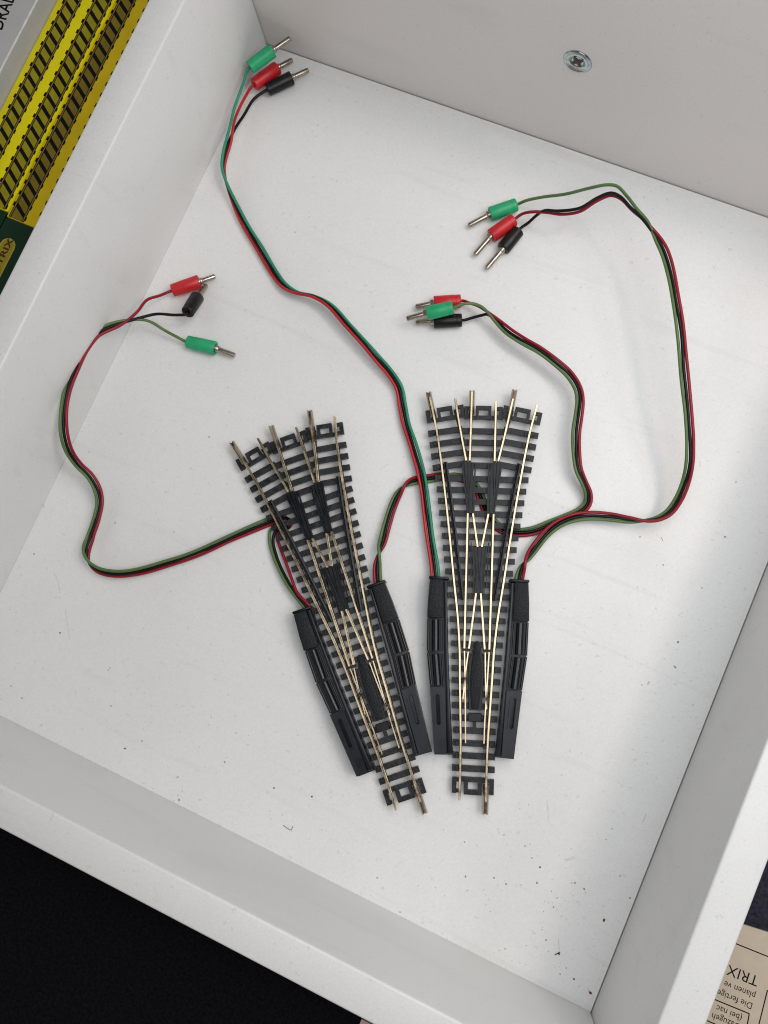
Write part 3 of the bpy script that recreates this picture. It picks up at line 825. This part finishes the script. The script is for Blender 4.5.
# gold badge with lettering on the green end
c1 = P(10.0, 241); c0 = P(-15, 290)
dv = Vector((c1.x - c0.x, c1.y - c0.y)); L = dv.length; ang = atan2(-dv.x, dv.y)
mid = ((c0.x + c1.x) / 2, (c0.y + c1.y) / 2)
bm = bmesh.new(); prism(bm, stadium(mid[0], mid[1], 6.2, L + 2, ang), ZBX, ZBX + 0.03)
bd = partB('badge', bm, M['gold'], par=gB)
bm = bmesh.new(); prism(bm, stadium(mid[0], mid[1], 5.0, L + 0.8, ang), ZBX + 0.03, ZBX + 0.05)
partB('badge_field', bm, M['ballast'], par=gB)
dn = dv.normalized(); nn = Vector((-dn.y, dn.x))
o2 = Vector(c0.xy) + dn * 0.8 - nn * 1.15
bm = text_mesh('MINITRIX', 3.3, dn, o2, ZBX + 0.075, 1.45, 0.09)
partB('badge_lettering', bm, M['redink'], par=gB)

# grey card box beside them
f0 = at(38, 0, 38); f1 = at(0, 70, 38)
gx = (f0.x + f1.x) / 2
GT = 38.0
gb = thing('card_box', 'grey white card box with black lettering and a bright highlight on its edge', 'box', (gx - 40, -60, TZ))
o3 = Vector((-(gx - 40), 60, -TZ))
bm = bmesh.new()
prism(bm, [(gx - 80, -200), (gx, -200), (gx, 80), (gx - 80, 80)], TZ, GT)
bevel_all(bm, 0.5, 2)
bmesh.ops.translate(bm, verts=bm.verts[:], vec=o3)
obj('shell', bm, M['greybox'], gb, True)
bm = bmesh.new()
prism(bm, [(gx - 0.75, -190), (gx + 0.05, -190), (gx + 0.05, 75), (gx - 0.75, 75)], GT - 0.7, GT + 0.04)
bevel_all(bm, 0.3, 2)
bmesh.ops.translate(bm, verts=bm.verts[:], vec=o3)
obj('edge_highlight', bm, M['highlit'], gb, True)
q = at(1.5, 31, GT); q2 = at(16, -4, GT)
dn = (q2.xy - q.xy).normalized()
bm = text_mesh('DRAL', 7.4, dn, (q.x, q.y), GT + 0.03, 0.76, 0.10)
bmesh.ops.translate(bm, verts=bm.verts[:], vec=o3)
obj('lettering', bm, M['ink'], gb)

# ------------------------------------------------------------ leaflet, right
LZ = TZ + 1.0
pa, pb = at(745, 925, LZ), at(768, 932.3, LZ)
rd = (pa - pb); rd.z = 0; rd.normalize()                 # reading direction (upside down in view)
upv = Vector((-rd.y, rd.x, 0))
# page frame: origin at the corner region; u along -rd (to the right in the picture), v towards the viewer
lf = thing('leaflet', 'buff printed leaflet lying upside down on dark cloth outside the drawer', 'leaflet', (pa.x, pa.y, TZ))
o3 = Vector((-pa.x, -pa.y, -TZ))
corner = pa + rd * 26
pg = [corner, corner - rd * 110, corner - rd * 110 + upv * 150, corner + upv * 150]
bm = bmesh.new()
prism(bm, [(p.x, p.y) for p in pg], TZ + 0.02, LZ)
bmesh.ops.translate(bm, verts=bm.verts[:], vec=o3)
obj('page', bm, M['paper'], lf)
ink = bmesh.new()
def line_px(p, q, w=0.38, ext=(0, 0)):
    a, b = at(*p, LZ), at(*q, LZ); d = (b - a).normalized()
    a = a - d * ext[0]; b = b + d * ext[1]
    n_ = Vector((-d.y, d.x, 0)) * w / 2
    prism(ink, [((a - n_).x, (a - n_).y), ((b - n_).x, (b - n_).y), ((b + n_).x, (b + n_).y), ((a + n_).x, (a + n_).y)], LZ, LZ + 0.03)
line_px((737.5, 944.3), (768, 956.6), ext=(18, 40))
line_px((716, 1000), (749.3, 1013.7), ext=(14, 0))
line_px((749.3, 1013.4), (744.5, 1040), ext=(0, 20))
line_px((767.5, 990), (757.5, 1030), ext=(0, 30))
line_px((708, 1021), (716, 1024.5), ext=(8, 0))
def word(body, px_start, px_end, size, bold=0.0, sq=1.0):
    a, b = at(*px_start, LZ), at(*px_end, LZ)
    d = Vector((b.x - a.x, b.y - a.y)).normalized()
    join(ink, text_mesh(body, size, d, (a.x, a.y), LZ + 0.035, sq, bold))
word('TRIX-', (759.6, 977.0), (734.2, 966.7), 4.9, 0.0, 0.99)
word('planen ve', (756.2, 993.4), (723.2, 980.0), 3.0, 0.0, 0.93)
word('Die fertige', (753.3, 1003.6), (720, 990.1), 3.0, 0.0, 0.93)
word('(bei nac', (743.0, 1015.8), (716, 1004.3), 3.0, 0.0, 0.93)
word('Dazugeh', (741.0, 1024.5), (714, 1013.3), 3.0, 0.0, 0.93)
bmesh.ops.translate(ink, verts=ink.verts[:], vec=o3)
obj('printed_text', ink, M['ink'], lf)

cl = bmesh.new()
prism(cl, [(W + TR + 6, -420), (W + 320, -420), (W + 320, 220), (W + TR + 6, 220)], TZ, TZ + 0.01)
M['felt'] = mat('dark_blue_felt', (0.026, 0.024, 0.037), 0.95, spec=0.2, var=0.55, vscale=700, bump=0.9, bscale=1500)
tag(obj('felt_cloth', cl, M['felt']), 'dark blue grey felt cloth under the leaflet beside the drawer', 'cloth')

# small pale card just showing below the near panel
cc = at(361.5, 1019.5, TZ + 1)
u_ = at(421.5, 1050.5, TZ + 1) - cc; u_.z = 0; u_.normalize()
v_ = Vector((u_.y, -u_.x, 0))
cd = thing('card', 'pale card with a red border peeping out below the near edge of the drawer', 'card', (cc.x, cc.y, TZ))
def card_poly(e):
    return [((u_ * x + v_ * y).x, (u_ * x + v_ * y).y) for x, y in ((e, e), (70 - e, e), (70 - e, 45 - e), (e, 45 - e))]
bm = bmesh.new()
prism(bm, card_poly(0), 0.02, 0.9)
obj('card_sheet', bm, M['pinkcard'], cd)
bm = bmesh.new()
prism(bm, card_poly(1.6), 0.9, 0.94)
obj('red_border', bm, M['redcard'], cd)

# ------------------------------------------------------------------ crumbs
bm = bmesh.new()
def crumb(x, y, r, mi=0, elong=1.0, ang=None):
    p = at(x, y, 0)
    if not (0.5 < p.x < W - 1 and -D + 0.3 < p.y < -1): return
    r *= 0.56
    n = 7; ang = random.uniform(0, pi) if ang is None else ang
    base, top = [], []
    for k in range(n):
        a = 2 * pi * k / n; rr = r * random.uniform(0.7, 1.25)
        u, v = rr * cos(a) * elong, rr * sin(a)
        xx, yy = p.x + u * cos(ang) - v * sin(ang), p.y + u * sin(ang) + v * cos(ang)
        base.append(bm.verts.new((xx, yy, 0.004)))
        top.append(bm.verts.new((p.x + (xx - p.x) * 0.6, p.y + (yy - p.y) * 0.6, r * random.uniform(0.5, 0.9))))
    for k in range(n):
        bm.faces.new((base[k], base[(k + 1) % n], top[(k + 1) % n], top[k])).material_index = mi
    bm.faces.new(top).material_index = mi
# those one can pick out in the photo
for x, y, r, mi in ((604, 920.5, 0.85, 1), (590.5, 993, 0.85, 1), (559, 954, 0.55, 0), (574, 979, 0.5, 0), (505, 949, 0.4, 0), (179, 800, 0.75, 2), (125, 748.5, 0.6, 0), (274, 788, 0.7, 2), (312, 796.5, 0.6, 0),
                    (377, 878, 0.4, 0), (465.5, 876.5, 0.42, 0), (464.5, 842, 0.42, 2), (400, 912, 0.4, 0), (678, 642, 0.55, 0), (702, 588, 0.4, 0), (725, 537, 0.45, 0), (746, 612.5, 0.5, 0), (649, 682, 0.4, 0),
                    (60, 633, 0.5, 0), (34, 554, 0.4, 0), (115, 523, 0.42, 0), (174, 532, 0.35, 0), (178, 795, 0.3, 0), (200, 800, 0.35, 0), (142, 741, 0.4, 0), (111, 706, 0.4, 0), (224.5, 762, 0.42, 0), (11, 686, 0.4, 0),
                    (110, 668, 0.35, 0), (108, 670, 0.35, 0), (178, 777, 0.4, 0), (22, 698, 0.35, 0), (318, 125, 0.4, 2), (377, 90, 0.4, 2), (295, 232, 0.45, 2), (552, 143, 0.4, 2), (209, 437, 0.45, 0), (89, 452, 0.35, 2),
                    (648, 684, 0.35, 0), (642, 685, 0.3, 0), (655, 693, 0.3, 2), (693, 705, 0.3, 0), (664, 659, 0.3, 0), (236, 733, 0.35, 0), (640, 537, 0.35, 0), (663, 565, 0.35, 0), (712, 540, 0.3, 0), (736, 482, 0.4, 2),
                    (537, 883, 0.45, 0), (557, 898, 0.4, 0), (553.5, 907, 0.4, 0), (575, 883, 0.45, 0), (572, 883, 0.3, 0), (584, 889, 0.4, 0), (620, 876, 0.4, 0), (630, 898, 0.4, 1), (546, 940, 0.4, 0), (560, 974, 0.5, 2),
                    (501, 988, 0.45, 1), (525, 846, 0.35, 0), (532, 858, 0.4, 2), (494, 878, 0.4, 0), (506, 884, 0.35, 0), (521, 885, 0.3, 0), (498, 829, 0.35, 0), (504, 835, 0.3, 0), (612, 829, 0.4, 2), (540, 867, 0.5, 0)):
    crumb(x, y, r, mi, random.uniform(1.0, 1.5))
rr = random.Random(5)
def cloud(n, cx, cy, sx, sy, r0, r1, mis=(0, 0, 2)):
    for _ in range(n):
        crumb(rr.gauss(cx, sx), rr.gauss(cy, sy), rr.uniform(r0, r1), rr.choice(mis), rr.uniform(1, 1.8))
cloud(70, 555, 905, 38, 42, 0.07, 0.24)
cloud(40, 480, 880, 70, 50, 0.08, 0.24, (0, 2, 2))
cloud(40, 150, 720, 90, 60, 0.08, 0.22, (0, 2, 2))
cloud(28, 655, 690, 30, 55, 0.07, 0.22)
cloud(18, 560, 985, 30, 16, 0.07, 0.22)
cloud(50, 300, 780, 90, 60, 0.07, 0.2, (0, 2, 2))
cloud(45, 690, 560, 40, 60, 0.07, 0.2, (0, 2, 2))
for _ in range(220):
    crumb(rr.uniform(0, 768), rr.uniform(50, 1010), rr.uniform(0.05, 0.17), rr.choice((0, 2, 2, 1)), rr.uniform(1, 1.6))
for _ in range(70):
    q_ = rr.random(); crumb(592 * q_ + rr.gauss(0, 2), 714 + 300 * q_ - abs(rr.gauss(0, 3)), rr.uniform(0.05, 0.2), rr.choice((0, 2, 1)), rr.uniform(1, 1.8))
for _ in range(45):
    q_ = rr.random(); crumb(592 + 176 * q_ - abs(rr.gauss(0, 3)), 1014 - 452 * q_, rr.uniform(0.05, 0.18), rr.choice((0, 2, 1)), rr.uniform(1, 1.8))
# a few short fibres and splinters
for pts, r, mi in (([(283, 825), (287, 828), (291, 830), (293, 826)], 0.16, 0), ([(548, 772 + 40), (549, 823)], 0.07, 2), ([(547, 800), (549, 823)], 0.08, 2), ([(564, 859), (571, 860), (575, 857)], 0.13, 2),
                   ([(642, 823), (645, 817), (646, 813)], 0.14, 2), ([(555, 955), (560, 952)], 0.3, 0), ([(558, 938), (559.5, 950)], 0.1, 2), ([(54, 573), (58, 582), (60, 591)], 0.12, 2), ([(65, 609), (70, 640)], 0.1, 2),
                   ([(380, 470), (388, 464)], 0.09, 2), ([(674, 916 - 250), (676, 668)], 0.25, 0), ([(661, 537), (663, 541)], 0.12, 0), ([(565, 862), (573, 856)], 0.1, 2)):
    r *= 0.5
    n0 = len(bm.faces)
    tube(bm, spline([at(x, y, r) for x, y in pts], 0.4), r, 6)
    bm.faces.ensure_lookup_table()
    for q_ in range(n0, len(bm.faces)): bm.faces[q_].material_index = 3 if mi == 2 else mi
cr = obj('crumbs', bm, [M['crumb'], M['rust'], M['greycrumb'], M['fibre']])
tag(cr, 'dark crumbs and fibres scattered over the white drawer base', 'crumbs', kind='stuff')

# ----------------------------------------------------------------- lights
w = bpy.data.worlds.new('World'); scn.world = w; w.use_nodes = True
bg = w.node_tree.nodes['Background']
bg.inputs['Color'].default_value = (0.97, 0.985, 1.0, 1)
bg.inputs['Strength'].default_value = 0.19

def lamp(name, direction, dist, size, power, col, target=(127, -142, 0), sy=None):
    l = bpy.data.lights.new(name, 'AREA')
    l.shape = 'RECTANGLE' if sy else 'SQUARE'
    l.size = size
    if sy: l.size_y = sy
    l.energy = power; l.color = col
    o = bpy.data.objects.new(name, l); COL.objects.link(o)
    d = Vector(direction).normalized()
    o.location = Vector(target) * S + d * dist
    o.rotation_euler = d.to_track_quat('Z', 'Y').to_euler()
    return o
lamp('warm_lamp', (0.47, 0.30, 1.0), 1.2, 0.17, 1.35, (1.0, 0.78, 0.60))
lamp('cool_lamp', (0.95, 0.22, 1.0), 1.3, 0.20, 1.25, (0.86, 0.93, 1.0))
lamp('near_fill', (0.0, 0.0, 1.0), 0.345, 0.30, 0.90, (0.962, 0.985, 1.0), target=(248, -80, 0), sy=0.36)  # added soft fill close overhead, set for falloff towards the near left

# ----------------------------------------------------------------- render
scn.view_settings.view_transform = 'Standard'
scn.view_settings.look = 'None'
scn.view_settings.exposure = 0.105
scn.view_settings.gamma = 1.0
scn.render.engine = 'CYCLES'
scn.cycles.use_denoising = True
scn.cycles.filter_width = 1.1
